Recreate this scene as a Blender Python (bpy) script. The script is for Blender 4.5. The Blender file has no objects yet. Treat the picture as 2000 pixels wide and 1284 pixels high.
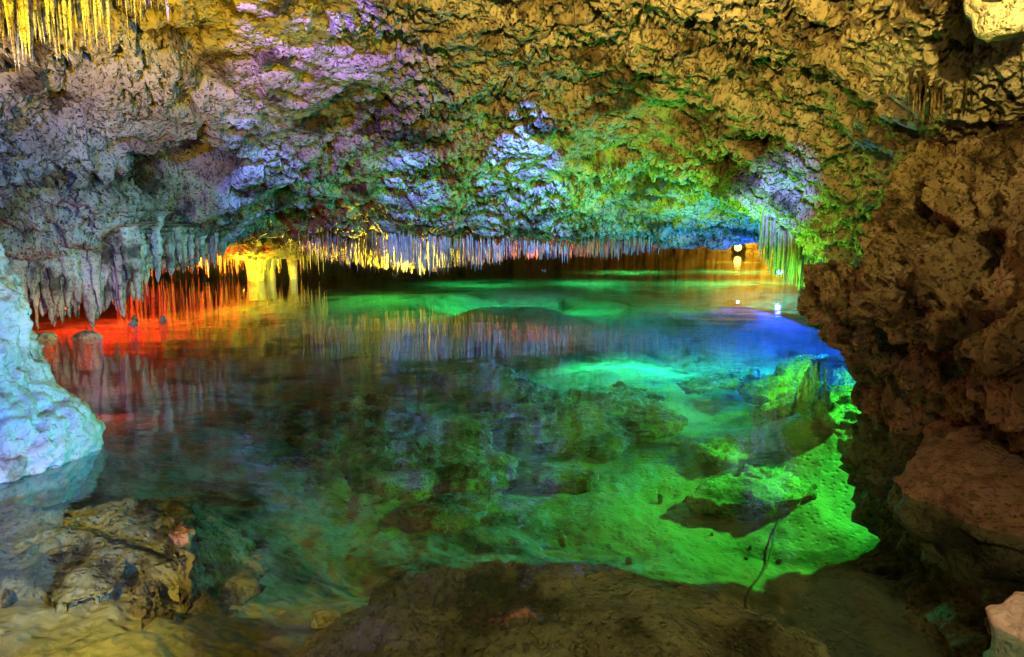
import bpy, math, random
import numpy as np
from mathutils import Vector

random.seed(7)
RNG = np.random.default_rng(11)
SC = bpy.context.scene
COL = SC.collection

# ------------------------------------------------------------------ camera, world, exposure
FPX, CU, CV, HORIZON, EYE = 1444.0, 1000.0, 642.0, 440.0, 1.4
PITCH = math.atan((CV - HORIZON) / FPX)
cam_data = bpy.data.cameras.new('camera')
cam_data.sensor_width = 36.0
cam_data.lens = 26.0
cam_data.clip_start = 0.05
cam_data.clip_end = 300.0
cam = bpy.data.objects.new('camera', cam_data)
COL.objects.link(cam)
cam.location = (0, 0, EYE)
cam.rotation_euler = (math.pi / 2 - PITCH, 0, 0)
SC.camera = cam

world = bpy.data.worlds.new('World')
SC.world = world
world.use_nodes = True
wn = world.node_tree
wn.nodes.clear()
w_out = wn.nodes.new('ShaderNodeOutputWorld')
w_bg = wn.nodes.new('ShaderNodeBackground')
w_sky = wn.nodes.new('ShaderNodeTexSky')
w_sky.sky_type = 'NISHITA'
w_sky.sun_disc = False
w_sky.sun_elevation = math.radians(20)
w_bg.inputs['Strength'].default_value = 0.05
wn.links.new(w_sky.outputs[0], w_bg.inputs[0])
wn.links.new(w_bg.outputs[0], w_out.inputs[0])

SC.view_settings.view_transform = 'Standard'
SC.view_settings.look = 'None'
SC.view_settings.exposure = -0.12
SC.view_settings.gamma = 1.0
SC.view_settings.use_curve_mapping = False
SC.render.engine = 'CYCLES'
SC.cycles.use_denoising = True
SC.cycles.max_bounces = 6
SC.cycles.diffuse_bounces = 2
SC.cycles.glossy_bounces = 3
SC.cycles.transparent_max_bounces = 10
SC.cycles.caustics_reflective = False
SC.cycles.caustics_refractive = False
SC.cycles.sample_clamp_indirect = 4.0

# ------------------------------------------------------------------ where a pixel of the photograph lies in the cave
def ray(u, v):
    a, b = (u - CU) / FPX, -(v - CV) / FPX
    cp, sp = math.cos(PITCH), math.sin(PITCH)
    return (a, cp + b * sp, -sp + b * cp)

def at_depth(u, v, D):
    r = ray(u, v)
    k = D / r[1]
    return np.array((r[0] * k, D, EYE + r[2] * k))

def at_level(u, v, z):
    r = ray(u, v)
    k = (z - EYE) / r[2]
    return np.array((r[0] * k, r[1] * k, z))

# ------------------------------------------------------------------ lamps (a few have a fixture, see the end; the rest are bare unseen lights)
LAMPS = []
def lamp(name, loc, color, power, radius=0.05, target=None, spot=None, blend=0.4):
    if target is None:
        L = bpy.data.lights.new(name + '_light', 'POINT')
    else:
        L = bpy.data.lights.new(name + '_light', 'SPOT')
        L.spot_size = math.radians(spot)
        L.spot_blend = blend
    L.energy = power
    L.color = color
    L.shadow_soft_size = radius
    o = bpy.data.objects.new(name + '_light', L)
    COL.objects.link(o)
    o.location = loc
    if target is not None:
        d = Vector(target) - Vector(loc)
        o.rotation_euler = d.to_track_quat('-Z', 'Y').to_euler()
    LAMPS.append(o)
    return o

GREEN = (0.09, 1.0, 0.08)
TEAL = (0.02, 1.0, 0.42)
BLUE = (0.10, 0.22, 1.0)
PALEBLUE = (0.34, 0.50, 1.0)
VIOLET = (0.42, 0.32, 1.0)
YELLOW = (1.0, 0.72, 0.03)
AMBER = (1.0, 0.48, 0.06)
WARM = (1.0, 0.70, 0.24)
RED = (1.0, 0.06, 0.02)
ORANGE = (1.0, 0.22, 0.02)

lamp('green_flood', (4.10, 6.98, 0.66), GREEN, 1920.0, 0.04, target=(1.6, 5.5, -1.0), spot=92, blend=0.9)
lamp('green_roof', (4.9, 8.5, 0.20), (0.12, 1.0, 0.05), 1540.0, 0.05, target=(2.6, 10.4, -1.2), spot=112, blend=0.5)
lamp('teal_far', (2.0, 12.9, -0.06), TEAL, 1080.0, 0.05, target=(2.4, 12.4, -1.3), spot=158, blend=0.5)
lamp('teal_near', (4.2, 12.2, -0.06), (0.02, 0.8, 0.6), 500, 0.05, target=(4.2, 12.1, -1.3), spot=158, blend=0.5)
lamp('green_bounce', (2.4, 9.9, -0.12), (0.22, 1.0, 0.03), 677.2, 0.05, target=(2.2, 9.6, 3.0), spot=165, blend=0.5)
for k_, (x_, y_, c_, p_) in enumerate([(-3.2, 17.6, (0.12, 1.0, 0.15), 320), (-0.8, 17.6, (0.03, 1.0, 0.30), 560), (1.6, 17.6, (0.02, 1.0, 0.36), 640), (4.0, 17.8, (0.02, 0.9, 0.5), 560),
                                      (-1.0, 22.0, (0.04, 1.0, 0.30), 420), (2.5, 22.5, (0.02, 1.0, 0.35), 500), (6.0, 22.5, (0.02, 1.0, 0.30), 500), (4.5, 28.0, (0.05, 1.0, 0.25), 700), (8.5, 28.0, (0.05, 1.0, 0.25), 1100), (6.6, 18.8, (0.0, 0.7, 0.8), 600), (7.6, 22.5, (0.02, 1.0, 0.35), 600)]):
    lamp('pool_down', (x_, y_, 0.85), c_, 1.6 * p_, 0, target=(x_, y_ + 0.01, -1.0), spot=150, blend=0.8)  # added unseen downlights that make the far water glow
lamp('blue_right', (5.76, 15.9, 0.34), (0.01, 0.04, 1.0), 1512.0, 0, target=(5.0, 12.4, -1.5), spot=170, blend=0.2)
lamp('blue_under', (5.2, 11.4, -0.35), (0.0, 0.10, 1.0), 1848.0, 0.05)
lamp('added_sparkle', tuple(at_level(1441, 590, -0.04)), (0.8, 0.9, 0.7), 12, 0)  # added light for a white sparkle mirrored on the water
lamp('yellow_far', tuple(at_depth(1443, 484, 36.0)), (1.0, 0.60, 0.03), 1300, 0, target=(5, 0, 0.6), spot=178, blend=0.1)
lamp('yellow_glow', tuple(at_depth(1436, 482, 35.4)), (1.0, 0.50, 0.03), 700, 0, target=tuple(at_depth(1443, 470, 37.5)), spot=150, blend=0.5)
lamp('yellow_mid', tuple(at_depth(772, 531, 15.2)), (1.0, 0.80, 0.02), 1100, 0, target=tuple(at_depth(772, 531, 15.2) + np.array((0, 0.35, 1))), spot=178, blend=0.1)
lamp('red_mid', tuple(at_depth(1062, 526, 15.6)), (1.0, 0.12, 0.01), 260, 0, target=tuple(at_depth(1062, 526, 15.6) + np.array((0, 0.35, 1))), spot=178, blend=0.1)
lamp('red_left', (-9.6, 17.4, 0.45), (1.0, 0.03, 0.01), 1800, 0)
lamp('orange_left', (-7.8, 18.6, 0.35), (1.0, 0.30, 0.02), 300, 0)
lamp('yellow_column', (-6.5, 17.9, 0.2), (1.0, 0.75, 0.02), 220, 0)
lamp('red_near', (-5.0, 8.3, -0.28), RED, 49.6, 0)
lamp('red_fringe', (-6.2, 10.9, 0.12), RED, 96.0, 0)
lamp('yellow_top', (-2.3, 2.6, 1.6), (1.0, 0.66, 0.02), 1875.0, 0.04, target=(-2.9, 5.1, 3.0), spot=58, blend=1.0)
lamp('blue_near', (-0.7, 1.6, 0.30), (0.12, 0.34, 1.0), 989.2, 0.05, target=(-3.3, 4.6, 0.5), spot=46, blend=1.0)
lamp('pale_fringe', (2.0, -0.3, 1.3), (0.50, 1.0, 0.72), 2896.1, 0.04, target=(-5.8, 9.6, 0.7), spot=20, blend=1.0)
lamp('blue_beam', (0.2, 5.2, 3.0), (0.08, 0.20, 1.0), 21419.9, 0.02, target=(0.1, 13.0, 1.35), spot=15, blend=0.6)
lamp('blue_beam_right', (1.2, 2.2, 2.15), (0.08, 0.24, 1.0), 15142.4, 0.02, target=(3.6, 10.8, 1.55), spot=9, blend=1.0)
lamp('blue_left', (-2.2, 5.0, 2.9), (0.10, 0.20, 1.0), 6422.0, 0.02, target=(-3.6, 12.0, 1.15), spot=17, blend=0.7)
lamp('blue_fill', (-2.8, 3.2, 2.0), (0.07, 0.20, 1.0), 1095.5, 0.03, target=(-4.2, 8.6, 1.7), spot=50, blend=1.0)
lamp('blue_beam_mid', (-0.8, 5.0, 2.95), (0.08, 0.20, 1.0), 14560.0, 0.02, target=(-1.6, 12.2, 1.6), spot=11, blend=0.8)
lamp('violet_beam', (-1.9, 3.4, 3.1), (0.20, 0.12, 1.0), 4899.7, 0.03, target=(-2.0, 6.6, 3.75), spot=50, blend=1.0)
lamp('warm_path', (1.7, 1.2, 2.9), WARM, 334.2, 0.05, target=(3.0, 4.6, 2.3), spot=74, blend=1.0)
lamp('amber_roof', (1.2, 1.3, 2.3), (0.92, 0.66, 0.12), 1215.0, 0.04, target=(1.9, 6.4, 3.3), spot=68, blend=1.0)
lamp('amber_roof_left', (0.0, 1.3, 2.4), (0.95, 0.64, 0.12), 2140.2, 0.04, target=(0.4, 6.4, 3.3), spot=76, blend=1.0)
lamp('amber_shallows', (-1.6, 0.4, 1.5), (1.0, 0.44, 0.08), 1575.0, 0.05, target=(-1.85, 2.3, -0.2), spot=54, blend=1.0)
lamp('tan_left', (2.0, -0.5, 1.8), (1.0, 0.80, 0.50), 946.7, 0.05, target=(-4.9, 7.8, 1.9), spot=30, blend=1.0)
lamp('foot_light', (0.7, 0.1, 2.1), (1.0, 0.55, 0.26), 405.6, 0.05, target=(0.8, 3.0, -0.2), spot=66, blend=1.0)  # added fill that brightens the foreground rock
lamp('dim_path', (0.6, -0.5, 2.0), (1.0, 0.68, 0.34), 35.3, 0.06)

# ------------------------------------------------------------------ noise
_perm = RNG.permutation(512).astype(np.int64)
_perm = np.concatenate([_perm, _perm, _perm, _perm])
_grad = RNG.normal(size=(512, 3)).astype(np.float32)
_grad /= np.linalg.norm(_grad, axis=1, keepdims=True)
_pts = RNG.random((512, 3)).astype(np.float32)

def _h(ix, iy, iz):
    return _perm[(_perm[(_perm[ix & 511] + iy) & 511] + iz) & 511]

def perlin(P):
    P = np.asarray(P, dtype=np.float32)
    I = np.floor(P).astype(np.int64)
    F = P - I
    W = F * F * F * (F * (F * 6 - 15) + 10)
    out = np.zeros(len(P), np.float32)
    for dx in (0, 1):
        wx = W[:, 0] if dx else 1 - W[:, 0]
        for dy in (0, 1):
            wy = W[:, 1] if dy else 1 - W[:, 1]
            for dz in (0, 1):
                wz = W[:, 2] if dz else 1 - W[:, 2]
                g = _grad[_h(I[:, 0] + dx, I[:, 1] + dy, I[:, 2] + dz)]
                out += wx * wy * wz * (g[:, 0] * (F[:, 0] - dx) + g[:, 1] * (F[:, 1] - dy) + g[:, 2] * (F[:, 2] - dz))
    return out * 1.6

def fbm(P, octaves=4, gain=0.5, ridged=False):
    s, a, f = 0, 1.0, 1.0
    for k in range(octaves):
        n = perlin(P * f + k * 17.3)
        s = s + a * ((1 - 2 * np.abs(n)) if ridged else n)
        a *= gain
        f *= 2.03
    return s

def worley(P):
    P = np.asarray(P, dtype=np.float32)
    I = np.floor(P).astype(np.int64)
    F = P - I
    best = np.full(len(P), 9.0, np.float32)
    for dx in (-1, 0, 1):
        for dy in (-1, 0, 1):
            for dz in (-1, 0, 1):
                q = _pts[_h(I[:, 0] + dx, I[:, 1] + dy, I[:, 2] + dz)]
                d = (q[:, 0] + dx - F[:, 0]) ** 2 + (q[:, 1] + dy - F[:, 1]) ** 2 + (q[:, 2] + dz - F[:, 2]) ** 2
                np.minimum(best, d, out=best)
    return np.sqrt(best)

def sstep(a, b, x):
    t = np.clip((x - a) / (b - a), 0, 1)
    return t * t * (3 - 2 * t)

def spongy(P, big=0.12, pit=0.06, pit_size=0.16, fine=0.012, stretch=(1, 1, 1)):
    """How far eaten limestone stands out (+) or is hollowed (-), in metres."""
    Q = P * np.array(stretch, np.float32)
    warp = np.stack([perlin(Q * 3 + 5), perlin(Q * 3 + 50), perlin(Q * 3 + 90)], 1) * 0.10
    d = big * fbm(Q * 0.9, 4, 0.5)
    n = perlin(Q * 0.8 + 31) + 0.18 * perlin(Q * 3.1)
    d += big * 0.9 * (sstep(-0.05, 0.01, n) - 0.5)
    n2 = perlin(Q * 1.9 + 71) + 0.2 * perlin(Q * 6.1)
    d += big * 0.55 * (sstep(-0.05, 0.02, n2) - 0.5)
    if pit:
        where = sstep(-0.30, 0.20, perlin(Q * 0.7 + 11))
        f = 1.0 / pit_size
        h1 = sstep(0.20, 0.30, perlin((Q + warp) * f * 0.85 + 3))
        h2 = sstep(0.16, 0.28, perlin((Q + warp * .5) * f * 1.9 + 13))
        h3 = sstep(0.20, 0.45, perlin(Q * f * 0.36 + 23))
        w1 = 1 - sstep(0.24, 0.34, worley((Q + warp * .5) / (pit_size * 0.9)))
        d -= pit * (1.0 * h1 * (0.15 + 0.85 * where) + 0.55 * h2 * (0.4 + 0.6 * where) + 1.0 * h3 + 0.7 * w1 * where)
        d += pit * 0.35 * fbm(Q * f * 0.9 + 60, 2, 0.5, ridged=True) * where
    d += fine * fbm(Q * 9, 3, 0.6)
    return d

# ------------------------------------------------------------------ mesh helpers
def grid_normals(V):
    a = np.gradient(V, axis=0)
    b = np.gradient(V, axis=1)
    n = np.cross(a, b)
    return n / (np.linalg.norm(n, axis=2, keepdims=True) + 1e-9)

def grid_faces(m, n, wrap=False):
    i, j = np.meshgrid(np.arange(m - 1), np.arange(n if wrap else n - 1), indexing='ij')
    j2 = (j + 1) % n
    return np.stack([i * n + j, (i + 1) * n + j, (i + 1) * n + j2, i * n + j2], -1).reshape(-1, 4)

def mesh_from(name, verts, faces, smooth=True):
    me = bpy.data.meshes.new(name)
    verts = np.asarray(verts, np.float32).reshape(-1, 3)
    faces = np.asarray(faces, np.int32)
    me.vertices.add(len(verts))
    me.vertices.foreach_set('co', verts.ravel())
    k = faces.shape[1]
    me.loops.add(faces.size)
    me.loops.foreach_set('vertex_index', faces.ravel())
    me.polygons.add(len(faces))
    me.polygons.foreach_set('loop_start', np.arange(0, faces.size, k, dtype=np.int32))
    me.update(calc_edges=True)
    me.polygons.foreach_set('use_smooth', np.full(len(faces), smooth))
    return me

def put(name, me, mat=None, parent=None, loc=None):
    if mat is not None and not me.materials:
        me.materials.append(mat)
    o = bpy.data.objects.new(name, me)
    COL.objects.link(o)
    if parent is not None:
        o.parent = parent
    if loc is not None:
        o.location = loc
    return o

def tag(o, label=None, cat=None, group=None, kind=None):
    for k, x in (('label', label), ('category', cat), ('group', group), ('kind', kind)):
        if x:
            o[k] = x
    return o

# ------------------------------------------------------------------ materials
def rock_material(name, pale, mid, dark, scale=1.0, bump=0.5, rough=0.75, bump_d=0.02, spec=0.3, stain_shade=0.5):
    m = bpy.data.materials.new(name)
    m.use_nodes = True
    nt = m.node_tree
    nt.nodes.clear()
    N, L = nt.nodes.new, nt.links.new
    out = N('ShaderNodeOutputMaterial')
    b = N('ShaderNodeBsdfPrincipled')
    b.inputs['Roughness'].default_value = rough
    b.inputs['Specular IOR Level'].default_value = spec
    geo = N('ShaderNodeNewGeometry')
    def noise(sc, det=6, rg=0.6, dist=0.0):
        t = N('ShaderNodeTexNoise')
        t.inputs['Scale'].default_value = sc * scale
        t.inputs['Detail'].default_value = det
        t.inputs['Roughness'].default_value = rg
        t.inputs['Distortion'].default_value = dist
        L(geo.outputs['Position'], t.inputs['Vector'])
        return t
    def ramp(src, stops):
        r = N('ShaderNodeValToRGB')
        els = r.color_ramp.elements
        while len(els) < len(stops):
            els.new(0.5)
        for e, (p, c) in zip(els, stops):
            e.position = p
            e.color = (c[0], c[1], c[2], 1) if not isinstance(c, float) else (c, c, c, 1)
        L(src, r.inputs[0])
        return r
    big = ramp(noise(1.3, 8, 0.62, 0.4).outputs[0], [(0.38, tuple(.55 * q for q in dark)), (0.47, mid), (0.60, pale)])
    spots = ramp(noise(11, 5, 0.72, 0.9).outputs[0], [(0.40, 0.06), (0.47, 1.0)])  # mineral speckle, darkened to stand in for shade inside small pits
    mix = N('ShaderNodeMix')
    mix.data_type = 'RGBA'
    mix.blend_type = 'MULTIPLY'
    mix.inputs[0].default_value = stain_shade
    L(big.outputs[0], mix.inputs[6])
    L(spots.outputs[0], mix.inputs[7])
    L(mix.outputs[2], b.inputs['Base Color'])
    v = N('ShaderNodeTexVoronoi')
    v.inputs['Scale'].default_value = 22 * scale
    L(geo.outputs['Position'], v.inputs['Vector'])
    pits = ramp(v.outputs['Distance'], [(0.12, 0.0), (0.42, 1.0)])
    n2 = noise(38, 6, 0.7)
    add = N('ShaderNodeMath')
    add.operation = 'MULTIPLY_ADD'
    add.inputs[1].default_value = 0.8
    L(n2.outputs[0], add.inputs[0])
    L(pits.outputs[0], add.inputs[2])
    bp = N('ShaderNodeBump')
    bp.inputs['Strength'].default_value = bump
    bp.inputs['Distance'].default_value = bump_d
    L(add.outputs[0], bp.inputs['Height'])
    L(bp.outputs[0], b.inputs['Normal'])
    L(b.outputs[0], out.inputs[0])
    return m

def plain(name, col, rough=0.5, metal=0.0, emit=None, strength=0):
    m = bpy.data.materials.new(name)
    m.use_nodes = True
    b = m.node_tree.nodes['Principled BSDF']
    b.inputs['Base Color'].default_value = (*col, 1)
    b.inputs['Roughness'].default_value = rough
    b.inputs['Metallic'].default_value = metal
    if emit:
        b.inputs['Emission Color'].default_value = (*emit, 1)
        b.inputs['Emission Strength'].default_value = strength
    return m

M_ROOF = rock_material('limestone_roof', (0.50, 0.44, 0.34), (0.36, 0.29, 0.19), (0.15, 0.10, 0.055), 1.0, 0.9, 0.8, 0.05, 0.2, 0.8)
M_WALL = rock_material('limestone_wall', (0.40, 0.31, 0.18), (0.25, 0.185, 0.095), (0.09, 0.06, 0.03), 1.3, 0.9, 0.7, 0.04, 0.3, 0.7)
M_BED = rock_material('pool_bed', (0.30, 0.28, 0.22), (0.22, 0.20, 0.15), (0.10, 0.085, 0.055), 0.8, 0.5, 0.9, 0.02, 0.1, 0.35)
M_STONE = rock_material('submerged_stone', (0.42, 0.38, 0.28), (0.28, 0.24, 0.16), (0.11, 0.08, 0.05), 1.4, 0.8, 0.85, 0.02, 0.1, 0.6)
M_BROWN = rock_material('brown_stone', (0.32, 0.25, 0.16), (0.22, 0.165, 0.10), (0.10, 0.07, 0.04), 1.6, 0.8, 0.7, 0.02, 0.3, 0.6)
M_FLOW = rock_material('pale_flowstone', (0.62, 0.61, 0.58), (0.52, 0.49, 0.44), (0.34, 0.25, 0.16), 1.7, 0.5, 0.5, 0.015, 0.5, 0.35)
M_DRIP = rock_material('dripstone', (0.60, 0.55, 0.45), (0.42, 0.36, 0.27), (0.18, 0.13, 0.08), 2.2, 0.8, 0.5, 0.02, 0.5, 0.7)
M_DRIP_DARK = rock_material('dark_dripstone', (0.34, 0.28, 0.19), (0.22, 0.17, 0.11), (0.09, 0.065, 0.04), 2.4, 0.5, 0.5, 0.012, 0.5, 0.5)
M_METAL = plain('lamp_housing_metal', (0.05, 0.05, 0.05), 0.4, 0.6)
M_ROOT = plain('dark_root', (0.03, 0.022, 0.015), 0.8)

def water_material():
    m = bpy.data.materials.new('clear_water')
    m.use_nodes = True
    nt = m.node_tree
    nt.nodes.clear()
    N, L = nt.nodes.new, nt.links.new
    out = N('ShaderNodeOutputMaterial')
    tr = N('ShaderNodeBsdfTransparent')
    tr.inputs[0].default_value = (0.60, 0.82, 0.72, 1)
    gl = N('ShaderNodeBsdfGlossy')
    gl.inputs['Roughness'].default_value = 0.005
    gl.inputs['Color'].default_value = (1, 1, 1, 1)
    geo = N('ShaderNodeNewGeometry')
    def noise(sc, det, vec=(1, 1, 1)):
        mp = N('ShaderNodeMapping')
        mp.inputs['Scale'].default_value = vec
        L(geo.outputs['Position'], mp.inputs[0])
        t = N('ShaderNodeTexNoise')
        t.inputs['Scale'].default_value = sc
        t.inputs['Detail'].default_value = det
        L(mp.outputs[0], t.inputs['Vector'])
        return t
    a = noise(1.1, 2, (1, 1.6, 1))
    c = noise(9.0, 2, (1, 2.2, 1))
    ma = N('ShaderNodeMath')
    ma.operation = 'MULTIPLY_ADD'
    ma.inputs[1].default_value = 0.10
    L(c.outputs[0], ma.inputs[0])
    L(a.outputs[0], ma.inputs[2])
    bp = N('ShaderNodeBump')
    bp.inputs['Strength'].default_value = 1.0
    bp.inputs['Distance'].default_value = 0.008
    L(ma.outputs[0], bp.inputs['Height'])
    L(bp.outputs[0], gl.inputs['Normal'])
    dot = N('ShaderNodeVectorMath')
    dot.operation = 'DOT_PRODUCT'
    L(bp.outputs[0], dot.inputs[0])
    L(geo.outputs['Incoming'], dot.inputs[1])
    ab = N('ShaderNodeMath'); ab.operation = 'ABSOLUTE'
    L(dot.outputs['Value'], ab.inputs[0])
    om = N('ShaderNodeMath'); om.operation = 'SUBTRACT'; om.use_clamp = True
    om.inputs[0].default_value = 1.0
    L(ab.outputs[0], om.inputs[1])
    pw = N('ShaderNodeMath'); pw.operation = 'POWER'
    pw.inputs[1].default_value = 5.0
    L(om.outputs[0], pw.inputs[0])
    fr = N('ShaderNodeMath'); fr.operation = 'MULTIPLY_ADD'
    fr.inputs[1].default_value = 0.98
    fr.inputs[2].default_value = 0.02
    L(pw.outputs[0], fr.inputs[0])
    mx = N('ShaderNodeMixShader')
    L(fr.outputs[0], mx.inputs[0])
    L(tr.outputs[0], mx.inputs[1])
    L(gl.outputs[0], mx.inputs[2])
    L(mx.outputs[0], out.inputs[0])
    return m
M_WATER = water_material()

# ------------------------------------------------------------------ smooth surfaces through measured points
class Spline:
    def __init__(self, pts):
        p = np.array(pts, float)
        self.c = p[:, :2]
        n = len(p)
        K = self._k(self.c, self.c) + np.eye(n) * 0.02
        A = np.zeros((n + 3, n + 3))
        A[:n, :n] = K
        A[:n, n] = 1; A[:n, n + 1:] = self.c
        A[n, :n] = 1; A[n + 1:, :n] = self.c.T
        self.w = np.linalg.solve(A, np.concatenate([p[:, 2], np.zeros(3)]))
    @staticmethod
    def _k(a, b):
        d2 = ((a[:, None, :] - b[None, :, :]) ** 2).sum(2) + 1e-9
        return 0.5 * d2 * np.log(d2)
    def __call__(self, xy):
        out = np.empty(len(xy))
        for i in range(0, len(xy), 60000):
            q = xy[i:i + 60000]
            out[i:i + 60000] = self._k(q, self.c) @ self.w[:-3] + self.w[-3] + q @ self.w[-2:]
        return out

def polar_grid(theta, rad):
    T, R = np.meshgrid(theta, rad, indexing='ij')
    return np.stack([R * np.sin(T), R * np.cos(T)], -1)

def bearings(n_in, half=37):
    return np.radians(np.concatenate([np.linspace(-180, -75, 26)[:-1], np.linspace(-75, -half, 60)[:-1],
                                      np.linspace(-half, half, n_in), np.linspace(half, 75, 60)[1:], np.linspace(75, 180, 26)[1:]]))

def closing(xy):
    e = np.sqrt((xy[:, 0] / 18.0) ** 2 + ((xy[:, 1] - 14.0) / 32.0) ** 2)
    return e

# ------------------------------------------------------------------ cave ceiling
cols = {
    -150: [(0, 4.4), (150, 5.2), (300, 6.0), (420, 6.8), (500, 7.6)],
    100: [(0, 5.4), (150, 6.3), (300, 7.2), (420, 8.0), (505, 8.9)],
    300: [(0, 5.8), (150, 7.0), (300, 8.2), (430, 9.3), (495, 10.3)],
    430: [(0, 5.9), (150, 7.3), (300, 8.8), (430, 10.4), (490, 12.0)],
    540: [(0, 6.0), (150, 7.6), (300, 9.6), (420, 12.6), (484, 17.0)],
    700: [(0, 6.0), (150, 7.8), (300, 10.0), (400, 12.2), (462, 14.4)],
    850: [(0, 6.0), (150, 7.8), (300, 10.0), (400, 12.2), (464, 14.4)],
    1000: [(0, 6.0), (150, 7.8), (300, 10.0), (400, 12.2), (466, 14.5)],
    1250: [(0, 5.8), (150, 7.4), (300, 9.5), (400, 11.8), (472, 14.5)],
    1450: [(0, 5.4), (150, 6.8), (300, 8.6), (400, 10.8), (468, 13.2)],
    1600: [(0, 5.0), (150, 6.0), (300, 7.2), (400, 8.2), (512, 9.3)],
    1750: [(0, 4.4), (150, 5.0), (300, 5.8)],
    1950: [(0, 3.9), (150, 4.3), (300, 4.9)],
}
ctl = []
for u, rows in cols.items():
    for v, D in rows:
        ctl.append(at_depth(u, v, D))
ctl += [(-6, 22, 1.25), (-2, 17, 1.2), (0, 20, 1.35), (3, 17, 1.25), (5, 20, 1.4), (8, 20, 1.5), (-10, 14, 1.2), (-7, 13, 1.0), (0, 30, 1.7),
        (10, 30, 2.2), (-12, 25, 1.4), (0, 2, 3.7), (-4, 1, 3.5), (3, 1, 3.3), (0, -4, 3.5), (-6, -4, 3), (6, -4, 3), (-9, 6, 1.0),
        (5, 4, 2.3), (6, 8, 1.3), (7, 12, 1.1), (9, 16, 1.3), (4.6, 10.5, 1.0), (-12, 10, .6)]
roof = Spline(ctl)
rad_roof = np.concatenate([np.linspace(0.2, 4.6, 24)[:-1], 1 / np.linspace(1 / 4.6, 1 / 15.6, 510)[:-1], np.linspace(15.6, 54, 90)])
th = bearings(920)
XY = polar_grid(th, rad_roof)
flat = XY.reshape(-1, 2)
z = roof(flat)
e = closing(flat)
def pockets(xy):
    out = 0
    for u_, v_, D_, r_, h_ in [(350, 405, 9.2, .55, .95), (60, 430, 8.0, .45, .40), (90, 240, 6.9, .35, .25), (1340, 230, 8.3, .4, .16), (910, 250, 9.3, .6, .16), (150, 200, 6.6, .25, .2), (545, 425, 12.5, .5, .3)]:
        c_ = at_depth(u_, v_, D_)
        q_ = np.hypot(xy[:, 0] - c_[0], (xy[:, 1] - c_[1]) * 0.8) / r_
        out = out + h_ * np.exp(-q_ ** 4)
    return out
z = np.clip(z, 0.5, 4.2) + pockets(flat)
z = z * (1 - sstep(0.92, 1.0, e)) + (-1.6) * sstep(0.92, 1.0, e)
V = np.concatenate([flat, z[:, None]], 1).reshape(len(th), len(rad_roof), 3)
Nn = grid_normals(V)
Nn[Nn[..., 2] > 0] *= -1
P = V.reshape(-1, 3).astype(np.float32)
d = spongy(P, 0.075, 0.10, 0.13, 0.010, (1.0, 0.85, 1.4))
d -= 0.22 * sstep(0.12, 0.30, perlin(P * np.array([2.6, 2.2, 3.0], np.float32) + 44)) * sstep(-2.4, -3.4, P[:, 0])
d -= 0.10 * sstep(0.22, 0.34, perlin(P * 2.4 + 144)) * sstep(0.5, 1.8, P[:, 0])
far = sstep(15.0, 18.0, P[:, 1])
d = d * (1 - 0.5 * far)
V = V + Nn * d.reshape(V.shape[:2])[..., None]
ceiling = put('cave_ceiling', mesh_from('cave_ceiling', V, grid_faces(len(th), len(rad_roof))), M_ROOF)
tag(ceiling, 'pitted limestone cave roof sloping down to the water', kind='structure')
ROOFZ = lambda x, y: float(np.clip(roof(np.array([[x, y]]))[0], 0.5, 4.2) + pockets(np.array([[x, y]]))[0])

# ------------------------------------------------------------------ pool bed
bed_pts = []
for u, v, zz in [(0, 1000, -.24), (0, 1150, -.19), (0, 1280, -.17), (300, 1000, -.36), (300, 1150, -.23), (300, 1280, -.20), (600, 1280, -.34), (600, 1150, -.7),
                 (600, 1000, -.9), (900, 1200, -.6), (900, 1000, -1.0), (1200, 1000, -1.05), (1200, 850, -1.05), (1400, 1150, -1.1), (1300, 1280, -.7),
                 (1600, 1250, -1.3), (1600, 1000, -1.1), (1900, 1200, -1.2), (1500, 800, -1.0), (1650, 780, -.95), (1650, 850, -1.0), (1200, 720, -.95),
                 (1000, 650, -1.0), (700, 700, -1.2), (400, 800, -1.0), (200, 800, -.9), (1400, 640, -1.0), (1600, 680, -1.1), (250, 700, -1.0), (1900, 950, -.9)]:
    bed_pts.append(at_level(u, v, zz))
bed_pts += [(-7, 12, -1.1), (-3, 14, -1.1), (-3, 16.5, -.5), (-6, 15.5, -.9), (0, 16.4, -.45), (3, 16.8, -.45), (7, 20, -.42), (-1.5, 18.5, -.4), (1, 20, -.4), (0, 26, -.4), (9, 30, -.35), (0, 36, -.35), (8, 38, -.3), (5, 17, -.5), (0, 14, -1.2), (3, 14.4, -1.2), (11, 36, -.3), (-5, 30, -.4), (-9, 22, -1.0), (-12, 12, -.9),
            (0, 0, -.4), (-4, 0, -.3), (4, 0, -.6), (0, -6, .1), (-6, -5, 0), (6, -5, 0), (9, 12, -.8), (2, 10, -1.15), (4, 10, -1.1), (6, 9, -1.0), (3, 8, -1.05), (5, 13.4, -1.2), (8, 15, -1.1)]
bed = Spline(bed_pts)
rad_bed = np.concatenate([np.linspace(0.2, 2.2, 12)[:-1], 1 / np.linspace(1 / 2.2, 1 / 14.0, 300)[:-1], np.linspace(14, 54, 120)])
th2 = bearings(460)
XY = polar_grid(th2, rad_bed)
flat = XY.reshape(-1, 2)
z = np.clip(bed(flat), -2.0, 0.25)
P = np.concatenate([flat, z[:, None]], 1).astype(np.float32)
z = z + 0.05 * fbm(P * 1.3, 4, 0.55) + 0.010 * fbm(P * np.array([6, 14, 6], np.float32), 3, 0.6)
left = sstep(0.8, -0.8, P[:, 0]) * sstep(13, 10, P[:, 1])
z += 0.58 * np.exp(-((P[:, 0] - 3.3) ** 2 + (P[:, 1] - 7.35) ** 2) / 0.8)
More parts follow.
